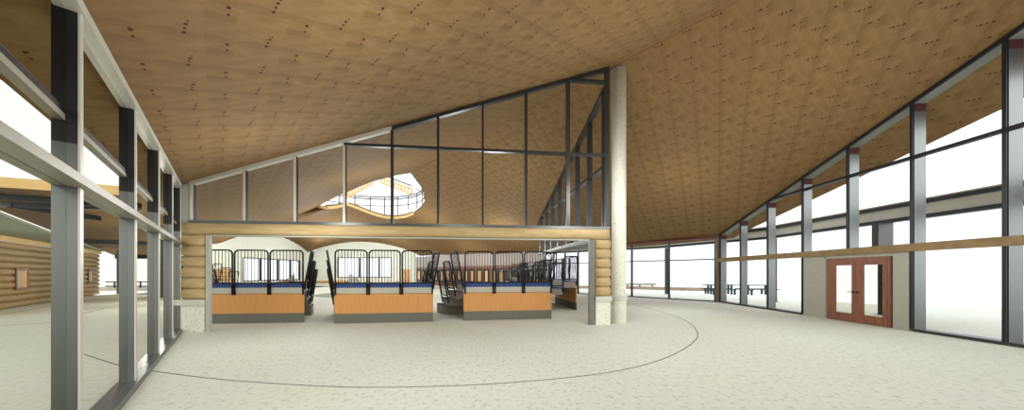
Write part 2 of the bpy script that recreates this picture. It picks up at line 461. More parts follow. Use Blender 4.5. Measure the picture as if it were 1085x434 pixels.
# ------------------------------------------------------------------ log frame under the screen
def log_bm(p0, p1, r, seg=28, flat=False, wob=.006):
    p0 = Vector(p0); p1 = Vector(p1); d = (p1-p0); L_ = d.length; n = max(2,int(L_/.25)); bm = bmesh.new()
    rings = []
    for i in range(n+1):
        x = L_*i/n; rr = r*(1+wob*math.sin(i*2.1+p0.z*5))
        if i in (0,n): rr = r*.97
        rings.append([bm.verts.new((x, rr*math.cos(2*math.pi*k/seg), rr*math.sin(2*math.pi*k/seg))) for k in range(seg)])
    for i in range(n):
        for k in range(seg): bm.faces.new([rings[i][k],rings[i][(k+1)%seg],rings[i+1][(k+1)%seg],rings[i+1][k]])
    bm.faces.new(rings[0]); bm.faces.new(list(reversed(rings[-1])))
    return bm, p0, math.atan2(d.y,d.x)
def add_log(name, p0, p1, r, mat, par, flat=1.0):
    bm, o_, ang = log_bm(p0, p1, r)
    me = bpy.data.meshes.new(name); bmesh.ops.recalc_face_normals(bm, faces=bm.faces); bm.to_mesh(me); bm.free(); me.materials.append(M[mat])
    for v in me.vertices: v.co.y *= flat
    for p in me.polygons: p.use_smooth = len(p.vertices) == 4
    o = bpy.data.objects.new(name, me); COL.objects.link(o); o.rotation_euler[2] = ang
    if par is not None: o.parent = par; o.location = o_-par.location
    else: o.location = o_
    return o
ob = add_log('log_beam', FW(-9.46)-FN*.03+UP*2.985, FW(3.22)-FN*.03+UP*2.985, .176, 'log', None, .62)
tag(ob, 'long horizontal pine log spanning the opening under the glazed gable screen', 'log beam')
def log_pier(xl, xr, side):
    r0 = root('log_pier', FW((xl+xr)/2), 'stack of six short logs on white concrete base %s' % ('beside left glazed wall' if side < 0 else 'beside round column'), 'log wall', 'stacked log wall ends')
    for k in range(6):
        add_log('log', FW(xl)-FN*.03+UP*(.935+.156+.3105*k), FW(xr)-FN*.03+UP*(.935+.156+.3105*k), .158, 'log', r0, .78)
    x0, x1 = (xl-.15, xr+.02) if side < 0 else (xl-.02, xr+.02)
    part('base', obox(bmesh.new(), FW(0), FD, FN, UP, (xl/FD.x, (xr-.01)/FD.x), (-.13,.03), (0,.78)), 'conc', r0)
    part('capstone', obox(bmesh.new(), FW(0), FD, FN, UP, (x0/FD.x, x1/FD.x), (-.2,.03), (.78,.935)), 'cap', r0)
    return r0
log_pier(-9.46, -8.86, -1)
log_pier(2.74, 3.24, 1)
# steel lining of the opening
fr = root('opening_frame', FW(-3), 'thin grey steel lining around the wide opening below the log beam', 'frame')
part('jamb', obox(bmesh.new(), FW(0), FD, FN, UP, (-8.83/FD.x, -8.73/FD.x), (-.14,-.05), (0,2.79)), 'jamb', fr)
part('jamb', obox(bmesh.new(), FW(0), FD, FN, UP, (2.52/FD.x, 2.705/FD.x), (-.14,-.02), (0,2.79)), 'jambd', fr)
part('head', obox(bmesh.new(), FW(0), FD, FN, UP, (-8.71/FD.x, 2.51/FD.x), (-.13,.0), (2.765,2.80)), 'jamb', fr)
# wall strip closing the gap between left glazing and the log frame
bm = bmesh.new(); a = FW(-9.62); b = FW(-9.34)
hexa(bm, [a+UP*3.15, b+UP*3.15, b+FN*.15+UP*3.15, a+FN*.15+UP*3.15, a+UP*(zon(LP,a.x,a.y)-.02), b+UP*(FT(-9.34)), b+FN*.15+UP*FT(-9.34), a+FN*.15+UP*(zon(LP,a.x,a.y)-.02)])
link('wall_front', bm, 'panel', kind='structure')
# round column
cx, cy = P(655.6,300,10.68).x, 10.68
zc = lambda: zroof(cx, cy)
bm = bmesh.new(); lathe(bm, (cx,cy,0), [(.235,0),(.242,.01),(.242,zroof(cx,cy)+.02)], 48)
col = link('round_column', bm, 'conc', smooth=True, loc=(cx,cy,0)); 
for p in col.data.polygons: p.use_smooth = len(p.vertices) == 4
tag(col, 'tall round speckled concrete column rising from the floor to the roof ridge', 'column')
cr = root('column_ledge', (cx,cy,0), 'grey stone ledge wrapped around the round column at waist height', 'ledge')
bm = bmesh.new(); lathe(bm, (cx,cy,0), [(.245,.78),(.275,.78),(.275,.935),(.245,.935)], 40)
bm.free(); bm = bmesh.new()
seg = 40; rs = [(.243,.78),(.285,.78),(.285,.935),(.243,.935)]
rings = [[bm.verts.new((cx+r*math.cos(2*math.pi*k/seg), cy+r*math.sin(2*math.pi*k/seg), z)) for k in range(seg)] for r,z in rs]
for i in range(4):
    for k in range(seg): bm.faces.new([rings[i][k],rings[i][(k+1)%seg],rings[(i+1)%4][(k+1)%seg],rings[(i+1)%4][k]])
part('ring', bm, 'cap', cr)

# ------------------------------------------------------------------ wing screen behind the column (window_3)
WD = Vector((-.136,1,0)).normalized(); WN = Vector((WD.y,-WD.x,0))
def WW(Y): return Vector((3.32-.136*(Y-10.7), Y, 0))
WT = lambda Y: 8.15-(Y-11.3)*.283
w3 = root('window_3', WW(16)+UP*3, kind='structure')
for Y in (11.1,12.5,13.9,15.3,16.7,18.1,19.5,20.9):
    part('mullion', obox(bmesh.new(), WW(Y), WD, WN, UP, (-.05,.05), (-.06,.14), (2.99,WT(Y)-.05)), 'steel_dark', w3)
def ww_bar(name, Y0, Y1, z0a, z0b, z1a, z1b, mat, d0=-.06, d1=.14):
    bm = bmesh.new(); a = WW(Y0); b = WW(Y1)
    hexa(bm, [a+WN*d0+UP*z0a, b+WN*d0+UP*z0b, b+WN*d1+UP*z0b, a+WN*d1+UP*z0a, a+WN*d0+UP*z1a, b+WN*d0+UP*z1b, b+WN*d1+UP*z1b, a+WN*d1+UP*z1a])
    return part(name, bm, mat, w3)
ww_bar('head_rail', 10.95, 21.9, WT(10.95)-.1, WT(21.9)-.1, WT(10.95)+.02, WT(21.9)+.02, 'steel_dark')
ww_bar('transom', 10.95, 20.8, 5.42, 5.42, 5.52, 5.52, 'steel_dark')
ww_bar('sill', 10.95, 21.9, 2.98, 2.98, 3.08, 3.08, 'steel_dark')
for i,Y in enumerate((11.1,12.5,13.9,15.3,16.7,18.1,19.5)):
    t0,t1 = WT(Y+.05)-.1, WT(Y+1.35)-.1
    ww_bar('pane', Y+.05, Y+1.35, 3.08,3.08,5.42 if t0>5.5 else t0, 5.42 if t1>5.5 else t1,'glass',.03,.04)
# grey soffit plate below it
bm = bmesh.new(); prism(bm, [(3.15,10.95),(3.9,11.2),(3.75,14.7),(1.8,18.4)], [], (0,0,2.86), EX, EY, UP, .1)
link('ceiling_1', bm, 'soffit', kind='structure')

# ------------------------------------------------------------------ right glazed wall (window_4), beam, doors
RD = Vector((.04,1,0)).normalized(); RN = Vector((RD.y,-RD.x,0))   # RN outwards (+x)
def RW(Y): return Vector((11.35+.04*Y, Y, 0))
RT = lambda Y: zon(RP, RW(Y).x, Y)-.03
w4 = root('window_4', RW(12), kind='structure')
PY = [3.8,5.58,7.36,9.13,10.94,12.72,14.55,16.38,18.07]
for Y in PY:
    full = abs(Y-10.94) > .1
    z0 = .08 if full else 2.45
    ob_ = part('post', obox(bmesh.new(), RW(Y), RD, RN, UP, (-.05,.05), (.02,.34), (z0, RT(Y)-.1)), 'steel', w4)
    part('post_cover', obox(bmesh.new(), RW(Y), RD, RN, UP, (-.035,.035), (-.02,.02), (z0, RT(Y)-.1)), 'black', w4)
    part('post_glow_patch', obox(bmesh.new(), RW(Y), RD, RN, UP, (-.053,.053), (.021,.343), (RT(Y)-.32, RT(Y)-.1)), 'redglow', w4)  # maroon block paints the reddish light at the post top into colour
def rw_bar(name, Y0, Y1, z0a, z0b, z1a, z1b, mat, d0=-.04, d1=.3):
    bm = bmesh.new(); a = RW(Y0); b = RW(Y1)
    hexa(bm, [a+RN*d0+UP*z0a, b+RN*d0+UP*z0b, b+RN*d1+UP*z0b, a+RN*d1+UP*z0a, a+RN*d0+UP*z1a, b+RN*d0+UP*z1b, b+RN*d1+UP*z1b, a+RN*d1+UP*z1a])
    return part(name, bm, mat, w4)
rw_bar('head_rail', 3, 18.1, RT(3)-.1, RT(18.1)-.1, RT(3), RT(18.1), 'black', -.04, .02)
rw_bar('head_rail', 3, 18.1, RT(3)-.11, RT(18.1)-.11, RT(3)-.01, RT(18.1)-.01, 'jambd', .02, .34)
Yx = 14.55
rw_bar('transom', 3, Yx, 5.04, 5.04, 5.13, 5.13, 'black', -.02, .12)
for a_, b_ in ((3,9.08),(12.77,18.1)):
    rw_bar('sill', a_, b_, 0, 0, .08, .08, 'steel_dark', -.04, .32)
for i in range(len(PY)-1):
    a_, b_ = PY[i]+.05, PY[i+1]-.05
    mid = (a_+b_)/2
    if not (9.1 < mid < 12.8): rw_bar('pane', a_, b_, .08,.08,2.36,2.36,'glass',.1,.11)
    if RT(b_) > 5.4:
        rw_bar('pane', a_, b_, 2.54,2.54,5.04,5.04,'glass',.1,.11); rw_bar('pane', a_, b_, 5.13,5.13,RT(a_)-.1,RT(b_)-.1,'glass',.1,.11)
    else: rw_bar('pane', a_, b_, 2.54,2.54,RT(a_)-.1,RT(b_)-.1,'glass',.1,.11)
bm = bmesh.new(); a = RW(3); b = RW(18.15)
hexa(bm, [a-RN*.1+UP*2.33, b-RN*.1+UP*2.33, b+RN*.02+UP*2.33, a+RN*.02+UP*2.33, a-RN*.1+UP*2.56, b-RN*.1+UP*2.56, b+RN*.02+UP*2.56, a+RN*.02+UP*2.56])
bw = link('wood_rail', bm, 'beamwood', loc=RW(10)+UP*2.4); tag(bw, 'long horizontal honey coloured wood rail across the right glazed wall', 'rail')
# corner post in wood where right and far walls meet
bm = obox(bmesh.new(), RW(18.22), RD, RN, UP, (-.06,.06), (-.08,.12), (0,RT(18.22)-.05)); cpz = link('corner_post', bm, 'beamwood', loc=RW(18.22)); tag(cpz, 'narrow brown wooden corner post where right and far glass walls meet', 'post')
# grey wall panels beside the doors
dY0, dY1 = 9.66, 11.6
Yp = 12.72
for a_, b_ in ((9.2,9.60),(11.75,12.68)):
    bm = obox(bmesh.new(), RW(0), RD, RN, UP, (a_,b_), (0,.16), (0,2.34)); link('wall_right', bm, 'panel', kind='structure')
bm = obox(bmesh.new(), RW(0), RD, RN, UP, (dY0-.1,dY1+.2), (0,.16), (2.23,2.34)); link('wall_right', bm, 'panel', kind='structure')
d1 = root('door_1', RW((dY0+dY1)/2), kind='structure')
bm = bmesh.new()
prism(bm, [(dY0,0),(dY1+.08,0),(dY1+.08,2.225),(dY0,2.225)], [[(dY0+.07,.0+.01),(dY0+.07,2.15),(dY1,2.15),(dY1,.01)]], RW(0)-RN*.02, RD, UP, RN, .14)
part('door_frame', bm, 'doorwood', d1)
ym = (dY0+.07+dY1)/2
for (a_, b_, hs) in ((dY0+.075, ym-.004, -1), (ym+.004, dY1-.005, 1)):
    lf = bpy.data.objects.new('door_leaf', None)
    bm = bmesh.new()
    prism(bm, [(a_,.015),(b_,.015),(b_,2.145),(a_,2.145)], [[(a_+.12,.3),(a_+.12,1.97),(b_-.24,1.97),(b_-.24,.3)]], RW(0)-RN*.03, RD, UP, RN, .05)
    leaf = part('door_leaf', bm, 'doorwood', d1)
    part('pane', obox(bmesh.new(), RW(0), RD, RN, UP, (a_+.12,b_-.24), (-.01,0), (.3,1.97)), 'glass_t', leaf)
    hy = b_-.06 if hs < 0 else a_+.06
    bm = bmesh.new(); q = RW(0)+RD*hy+UP*1.05
    tube(bm, [q-RN*.03, q-RN*.09, q-RN*.095-RD*.02*hs*-1, q-RN*.095+RD*(.13*hs)], .012, 8)
    obox(bm, q, RD, RN, UP, (-.025,.025), (-.04,-.03), (-.03,.03))
    hn = part('handle', bm, 'black', leaf)

# ------------------------------------------------------------------ far right wall (window_5) + doors wall
ED = Vector((8.2-12.1, 22.4-18.1, 0)).normalized(); EN = Vector((ED.y,-ED.x,0))
if EN.x < 0: EN = -EN
E0 = Vector((12.1,18.15,0))
def onE(px):   # distance along the far wall for an image column
    u = (px-HX)/F
    # E0.x+s*ED.x = u*(E0.y+s*ED.y)
    return (E0.x-u*E0.y)/(u*ED.y-ED.x)
def EW(s): return E0+ED*s
w5 = root('window_5', EW(4), kind='structure')
HZ = zon(RP, EW(4).x, EW(4).y)-.02
ET = lambda s: zon(RP, EW(s).x, EW(s).y)-.02
for px in (761, 708.5, 669, 646, 628.5, 612, 598, 586):
    s = onE(px); part('mullion', obox(bmesh.new(), EW(s), ED, EN, UP, (-.05,.05), (0,.16), (.06,ET(s)-.1)), 'steel_dark', w5)
smax = onE(580)
part('sill', obox(bmesh.new(), EW(0), ED, EN, UP, (0,smax), (-.02,.16), (0,.07)), 'steel_dark', w5)
part('transom', obox(bmesh.new(), EW(0), ED, EN, UP, (0,smax), (.02,.1), (2.48,2.55)), 'steel_dark', w5)
Xa, Xb = onE(762.5), onE(756.5)
part('mullion', obox(bmesh.new(), EW(0), ED, EN, UP, (Xa,Xb), (0,.2), (.07,HZ-.09)), 'steel', w5)
part('head_rail', obox(bmesh.new(), EW(0), ED, EN, UP, (0,onE(520)), (-.06,.14), (HZ-.09,HZ)), 'red', w5)  # rail colour paints in the dark reddish reflection on the steel
part('pane', obox(bmesh.new(), EW(0), ED, EN, UP, (0,smax), (.05,.06), (.07,HZ-.09)), 'glass', w5)
# solid part of the far wall with framed glass doors
s0, s1 = onE(576), onE(438)
bm = bmesh.new()
ds = [onE(px) for px in (556,536,520,504,490,478,465,452,441)]
wd = []
prism(bm, [(s0,0),(s1,0),(s1,4.15),(s0,4.0)], [], EW(0)+EN*.06, ED, UP, EN, .2); link('wall_far', bm, 'mauve', kind='structure')
for i in range(8):
    a_, b_ = ds[i]+.06, ds[i+1]-.06; mid=(a_+b_)/2
    dr = root('door_%d' % (i+2), EW(mid), kind='structure')
    bm = bmesh.new(); w_ = .11
    prism(bm, [(a_,0),(b_,0),(b_,2.5),(a_,2.5)], [[(a_+w_,.5),(a_+w_,2.2),(mid-.05,2.2),(mid-.05,.5)],[(mid+.05,.5),(mid+.05,2.2),(b_-w_,2.2),(b_-w_,.5)]], EW(0), ED, UP, EN, .05)
    part('door_frame', bm, 'doorwood', dr)
    for q0,q1 in ((a_+w_,mid-.05),(mid+.05,b_-w_)):
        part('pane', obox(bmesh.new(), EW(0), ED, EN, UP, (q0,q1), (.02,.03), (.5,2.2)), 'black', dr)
        part('muntin', obox(bmesh.new(), EW(0), ED, EN, UP, (q0+(q1-q0)*.3,q0+(q1-q0)*.75), (.0,.015), (.75,1.95)), 'plywood' if i else 'band', dr)

# ------------------------------------------------------------------ cream arched walls
def arched_wall(name, o, ax, n, arc, zb, hole):
    pr = [((p-Vector(o)).dot(ax), p.z+.03) for p in arc]
    out = [(pr[0][0], zb), (pr[-1][0], zb)]+list(reversed(pr))
    bm = bmesh.new(); prism(bm, out, [hole], o, ax, UP, n, .25); return link(name, bm, 'cream', kind='structure')
AO = Vector((-27,0,0))
arc1w = [Vector((-27,p.y,p.z)) for p in arc1]
YA = (31.3, 39.6)
arched_wall('wall_left', AO, EY, -EX, [Vector((-27,26.2,3.75))]+arc1w, 0, [(YA[0],.94),(YA[0],3.2),(YA[1],3.2),(YA[1],.94)])
BO = Vector((0,41.2,0))
arched_wall('wall_back', BO, EX, EY, [Vector((-27,41.2,4.4))]+arc2, 0, [(-23,1.2),(-23,3.68),(-16,3.68),(-16,1.2)])
def small_window(name, o, ax, n, a_, b_, z0, z1, muls):
    r0 = root(name, Vector(o)+ax*a_+UP*z0, kind='structure')
    bm = bmesh.new(); w_ = .09; prism(bm, [(a_-w_,z0-w_),(b_+w_,z0-w_),(b_+w_,z1+w_),(a_-w_,z1+w_)], [[(a_,z0),(a_,z1),(b_,z1),(b_,z0)]], Vector(o)-n*.04, ax, UP, n, .2)
    part('window_frame', bm, 'steel_dark', r0)
    for m in muls: part('mullion', obox(bmesh.new(), o, ax, n, UP, (m-.09,m+.09), (-.03,.14), (z0,z1)), 'steel_dark', r0)
    part('pane', obox(bmesh.new(), o, ax, n, UP, (a_,b_), (.05,.06), (z0,z1)), 'glass', r0)
small_window('window_6', AO, EY, -EX, YA[0], YA[1], .94, 3.2, (33.5,36.0,38.0))
small_window('window_7', BO, EX, EY, -23, -16, 1.2, 3.68, (-20.2,-17.6))
# low wooden-capped wall in front of the cream walls
bm = bmesh.new(); obox(bm, (0,0,0), EX, EY, UP, (-26.2,-21.2), (39.9,40.2), (0,.4)); lw = root('low_bench_wall', (-23.7,40,0), 'low cream wall with orange wood cap in front of the arched walls', 'low wall')
part('wall_body', bm, 'cream', lw)
part('wood_cap', obox(bmesh.new(), (0,0,0), EX, EY, UP, (-26.2,-21.2), (39.86,40.24), (.4,.68)), 'orange', lw)
bm = bmesh.new(); obox(bm, (0,0,0), EX, EY, UP, (-26.2,-25.9), (33,39.9), (0,.4)); lw = root('low_bench_wall', (-26,36,0), 'low cream wall with orange wood cap along the left arched wall', 'low wall')
part('wall_body', bm, 'cream', lw)
part('wood_cap', obox(bmesh.new(), (0,0,0), EX, EY, UP, (-26.24,-25.86), (33,39.86), (.4,.68)), 'orange', lw)
# plywood doors in the cream walls
def ply_door(n, o, ax, nn, a_, b_, h):
    r0 = root('door_%d' % n, Vector(o)+ax*(a_+b_)/2, kind='structure')
    leaf = part('door_leaf', obox(bmesh.new(), o, ax, nn, UP, (a_,b_), (-.05,0), (0,h)), 'plywood', r0)
    for k in range(1,6): part('slat', obox(bmesh.new(), o, ax, nn, UP, (a_+.05,b_-.05), (-.065,-.05), (h*k/6-.02,h*k/6+.02)), 'brownline', leaf)
ply_door(10, AO, EY, -EX, 28.1, 29.9, 2.1)
ply_door(11, BO, EX, EY, -14.4, -13.5, 2.2)
# white tables at the far wall
def table(x, y, lab):
    r0 = root('folding_table', (x,y,0), lab, 'table', 'white tables by the far window')
    part('table_top', wbox(x-.55,x+.55,y-.35,y+.35,.72,.76), 'cream', r0)
    for sx in (-.4,.4):
        for sy in (-.25,.25): part('leg', wbox(x+sx-.03,x+sx+.03,y+sy-.03,y+sy+.03,0,.72), 'plywood', r0)
table(-18.2,39.3,'small white table with wooden legs, leftmost of three below the far window')
table(-16.1,39.3,'small white table with wooden legs, middle one below the far window')
table(-14.1,39.3,'small white table with wooden legs, rightmost of three below the far window')
def ramp_rail(x, y, dx, lab):
    r0 = root('stair_guard', (x,y,0), lab, 'stair guard')
    bm = bmesh.new(); prism(bm, [(0,0),(dx,0),(dx,.5),(0,1.55)], [], (x,y,0), EX, UP, EY, .05); part('panel', bm, 'panel', r0)
    bm = bmesh.new(); tube(bm, [(x,y,0),(x,y,1.65),(x+dx,y,.6),(x+dx,y,0)], .04, 6); part('handrail', bm, 'black_rail', r0)
ramp_rail(-20.3,38.9,1.3,'small grey stair guard sloping down before the far window')
ramp_rail(-25.3,36.2,-1.3,'small grey stair guard sloping down before the left arched window')

# ------------------------------------------------------------------ bleacher platforms
def bleacher(fl, fr_, sback, label, n_panels=3, tiers=4, depth=.62, sides=(1,1)):
    fl = Vector(fl); fr_ = Vector(fr_); fl.z = fr_.z = 0
    d = fr_-fl; W = d.length; d.normalize(); s = Vector(sback).normalized()
    nf = Vector((-d.y,d.x,0))
    if nf.dot(s) < 0: nf = -nf
    s = s/abs(s.dot(nf))        # unit of perpendicular depth
    o = fl
    rt = root('bleacher_platform', (fl+fr_)/2, label, 'bleacher', 'raised seating platforms around the arena')
    def bx(A, B, C_): return obox(bmesh.new(), o, d, s, UP, A, B, C_)
    part('front_panel', bx((0,W),(0,.04),(.33,.985)), 'orange', rt)
    part('plinth', bx((.0,W),(.0,.04),(0,.33)), 'plinth', rt)
    part('band', bx((.0,W),(.0,.04),(1.0,1.2)), 'band', rt)
    part('edge_strip', bx((.0,W),(-.005,.04),(.985,1.0)), 'brownline', rt)
    part('carpet_edge', bx((0,W),(-.004,.04),(1.2,1.295)), 'blue', rt)
    H = 1.335; rise = .31
    for k in range(tiers):
        z = H-rise*k; b0 = .04+depth*k if k else .04; b1 = depth*(k+1)
        tr = part('tier', bx((0,W),(b0 if k else .045,b1),(max(0,z-.31) if k < 3 else .0, z-.04)), 'tread', rt)
        part('carpet', bx((.0,W),((b0 if k else 0),b1),(z-.04,z)), 'blue', tr)
        part('nosing', bx((.0,W),(b1-.001,b1+.03),(z-.05,z+.005)), 'band', tr)
    # front guard rails
    pw = W/n_panels; rb, rt_ = 1.0, 2.47
    g = lambda a,b,z: o+d*a+s*b+UP*z
    def loop(p00, du, hu, w, h, drop, r=.027, rad=.13, bars=9, name='guard_rail', lower=.33):
        """rounded top frame: p00 bottom-left, du unit along width, hu vector up (unit), posts drop below"""
        L_ = [p00-hu*drop, p00+hu*(h-rad)]
        for q in range(1,6):
            a = math.pi/2*q/6; L_.append(p00+hu*(h-rad+rad*math.sin(a))+du*(rad-rad*math.cos(a)))
        L_ += [p00+hu*h+du*rad, p00+hu*h+du*(w-rad)]
        for q in range(1,6):
            a = math.pi/2*q/6; L_.append(p00+hu*(h-rad+rad*math.cos(a))+du*(w-rad+rad*math.sin(a)))
        L_ += [p00+hu*(h-rad)+du*w, p00-hu*drop+du*w]
        bm = bmesh.new(); tube(bm, L_, r, 6)
        tube(bm, [p00+hu*lower, p00+hu*lower+du*w], r*.85, 6)
        fr__ = part(name, bm, 'black_rail', rt, smooth=True)
        for q in range(1,bars+1):
            t = w*q/(bars+1); bm = bmesh.new(); tube(bm, [p00+hu*lower+du*t, p00+hu*(h-.01)+du*t], .0105, 5)
            part('baluster', bm, 'black_rail', fr__, smooth=True)
    for i in range(n_panels):
        a0 = i*pw+.035; w = pw-.07
        loop(g(a0,-.03,1.0), d, UP, w, rt_-1.0, .04, bars=9, lower=.36)
    # side guards: one leaning frame per tier
    for side in (-1,1):
        if (side < 0 and not sides[0]) or (side > 0 and not sides[1]): continue
        for k in range(tiers-1):
            z = H-rise*k
            a = 0 if side < 0 else W
            p = g(a, depth*k+.05 if k else .02, z-.2); hu = (UP+d*side*.17).normalized(); 
            sd = s.normalized()
            loop(p, sd, hu, depth*1.05, 1.34, .0, r=.03, rad=.12, bars=5, name='side_guard', lower=.3)
    return rt
G0 = lambda x,y: G(x,y)
b1r = G(322.3,341.3); b1l = b1r+(G(222.8,342.8)-b1r).normalized()*3.35
bleacher(b1l, b1r, (-.5,1,0), 'orange fronted seating platform with black rails, leftmost of the front three', sides=(1,1))
bleacher(G(354,342.7), G(459,340.5), (-.58,1,0), 'orange fronted seating platform with black rails, middle of the front three')
bleacher(G(491.5,339.4), G(584.4,337.4), (-.66,1,0), 'orange fronted seating platform with black rails, right of the front three')
sd0 = Vector((2.98,14.3,0)); sdir = Vector((-.155,1,0)).normalized()
bleacher(sd0, sd0+sdir*3.35, (-1,-.1,0), 'orange fronted seating platform seen edge on, next to the yellow floor line')
sd1 = sd0+sdir*4.6
bleacher(sd1, sd1+sdir*3.35, (-1,-.1,0), 'dark railed seating platform deeper along the right side, second behind the front row')
sd2 = sd0+sdir*9.2+Vector((-.4,0,0))
bleacher(sd2, sd2+sdir*3.35, (-1,-.15,0), 'dark railed seating platform furthest along the right side of the arena')
bleacher((-24.2,21.8,0), (-24.3,25.1,0), (1,.1,0), 'dark railed seating platform behind the leftmost front rails')

# ------------------------------------------------------------------ oculus lantern
LC = Vector((-11.9,24.2,0)); LR = 4.9
ln = root('roof_lantern', LC+UP*7, 'round glazed lantern standing over the teardrop roof opening', 'roof lantern')
def ringpts(r, z, n=32): return [LC+Vector((r*math.cos(a), r*math.sin(a), z)) for a in [math.radians(-12+204*k/n) for k in range(n+1)]]
for z, r_ in ((8.78,.05),(8.58,.05),(7.95,.035)):
    bm = bmesh.new(); tube(bm, ringpts(LR,z), r_, 6); part('ring_rail', bm, 'steel_dark', ln)
for k in range(24):
    a = 2*math.pi*k/24
    if math.sin(a) < -.2: continue
    p = LC+Vector((LR*math.cos(a),LR*math.sin(a),0)); zb = max(6.6, zroof(p.x,p.y)+.1 if p.y < 26 else 6.6)
    bm = bmesh.new(); zb = 7.75 if p.x < -13.4 else (zon(RP,p.x,p.y)+.34 if p.x > -9.6 else 6.95)
    bm = bmesh.new(); tube(bm, [p+UP*min(zb,8.6),p+UP*8.75], .045, 6); part('post', bm, 'steel_dark', ln)
def ladder(pA, pB, h, lab):
    pA = Vector(pA); pB = Vector(pB)
    r0 = root('roof_truss', (pA+pB)/2, lab, 'truss', 'ladder trusses in the roof lantern')
    d = (pB-pA).normalized(); n = Vector((-d.y,d.x,0)).normalized()
    for dz in (0,h): 
        bm = bmesh.new(); bar(bm, pA+UP*dz, pB+UP*dz, n, .12, .12); part('chord', bm, 'fascia', r0)
    m = 9
    for k in range(m+1):
        p = pA.lerp(pB,k/m); bm = bmesh.new(); obox(bm, p, d, n, UP, (-.06,.06), (-.05,.05), (0,h)); part('rung', bm, 'fascia', r0)
    bm = bmesh.new(); bar(bm, pA+UP*(h+.25), pB+UP*(h+.25), n, .12, .08); part('top_rail', bm, 'steel_dark', r0)
ladder(P(367,209.5,25), P(395.5,194,25), .42, 'wooden ladder truss rising left of the lantern peak')
ladder(P(403.5,193.5,25), P(436,205.5,25), .42, 'wooden ladder truss falling right of the lantern peak')

# ------------------------------------------------------------------ outside right: ring beam, posts, boardwalk, picnic tables
def outer_beam(a, b, lab, z0=3.72, z1=4.4):
    a = Vector(a); b = Vector(b); d = (b-a).normalized(); n = Vector((d.y,-d.x,0)); L_ = (b-a).length
    r0 = root('canopy_beam', (a+b)/2+UP*z0, lab, 'canopy beam', 'steel beams of the outer canopy')
    part('web', obox(bmesh.new(), a, d, n, UP, (0,L_), (-.02,.02), (z0+.1,z1-.1)), 'band', r0)
    for z in (z0, z1-.14): part('flange', obox(bmesh.new(), a, d, n, UP, (0,L_), (-.13,.13), (z,z+.14)), 'black', r0)
    part('edge_board', obox(bmesh.new(), a, d, n, UP, (0,L_), (-.16,.16), (z1,z1+.05)), 'boardwalk', r0)
q1 = Vector((15.25,18.6,0)); q2 = Vector((12.0,25.6,0)); q3 = Vector((3.5,33.0,0))
outer_beam((15.25,2,0), q1, 'black and grey steel canopy beam running outside the right glass wall')
outer_beam(q1, q2, 'black and grey steel canopy beam outside the far glass wall, past the corner')
outer_beam(q2, q3, 'black and grey steel canopy beam turning away behind the round column')
for q, lab in (((935,333.5),'dark steel canopy post outside behind the wooden double doors'), ((820.5,319.6),'dark steel canopy post outside left of the double doors'), ((706,311.2),'dark steel canopy post outside the far glass wall')):
    g = G(*q); r0 = root('canopy_post', g, lab, 'post', 'outer canopy posts')
    part('shaft', wbox(g.x-.09,g.x+.09,g.y-.09,g.y+.09,0.02,3.72), 'black', r0)
    part('base_plate', wbox(g.x-.15,g.x+.15,g.y-.15,g.y+.15,0,.02), 'steel_dark', r0)
    if q[0] > 900: part('head_block', wbox(g.x-.3,g.x+.3,g.y-.12,g.y+.12,2.75,3.72), 'steel_dark', r0)
bm = bmesh.new(); prism(bm, [(5,33.5),(10.5,33.5),(16.5,29.6),(18.6,28.7),(19,30.4),(17,31.5),(11,35.5),(5,35.5)], [], (0,0,0), EX, EY, UP, .28)
bwk = link('boardwalk', bm, 'boardwalk', loc=(12,33,0)); tag(bwk, 'low brown timber boardwalk beyond the far glass wall', 'boardwalk')
gb = root('long_bench', (13.2,32.2+.9,.28), 'long low grey bench on the boardwalk behind the column', 'bench')
part('seat', obox(bmesh.new(), (0,0,0), EX, EY, UP, (12.1,15.2), (32.9,33.3), (.4,.62)), 'panel', gb)
gb.location = (13.6,33.1,.28)
for o in gb.children: pass
def fix_children(rt, delta): 
    for c in rt.children: c.location -= delta
fix_children(gb, Vector((.4,0,0)))
for x in (12.3,13.6,14.9): part('leg', wbox(x-.06,x+.06,32.95,33.25,.281,.4), 'panel', gb)
def picnic(c, ang, lab):
    c = Vector(c); a = Vector((math.cos(ang),math.sin(ang),0)); b = Vector((-a.y,a.x,0))
    r0 = root('picnic_table', c, lab, 'picnic table', 'picnic tables outside the corner')
    part('table_top', obox(bmesh.new(), c, a, b, UP, (-1.15,1.15), (-.38,.38), (.72,.78)), 'picnic', r0)
    for sy in (-1,1): part('bench_seat', obox(bmesh.new(), c, a, b, UP, (-1.15,1.15), (sy*.75-.14,sy*.75+.14), (.42,.47)), 'picnic', r0)
    for sx in (-.75,.75):
        bm = bmesh.new(); obox(bm, c+a*sx, a, b, UP, (-.06,.06), (-.3,-.18), (0,.72)); obox(bm, c+a*sx, a, b, UP, (-.06,.06), (.18,.3), (0,.72))
        obox(bm, c+a*sx, a, b, UP, (-.05,.05), (-.85,.85), (.36,.42)); obox(bm, c+a*sx, a, b, UP, (-.06,.06), (-.75,-.63), (0,.36)); obox(bm, c+a*sx, a, b, UP, (-.06,.06), (.63,.75), (0,.36))
        part('leg_frame', bm, 'picnic', r0)
picnic((16.6,24.9,0), -.15, 'dark green picnic table outside, left one behind the brown corner post')
picnic((19.1,24.3,0), -.15, 'dark green picnic table outside, right one behind the second glass bay')

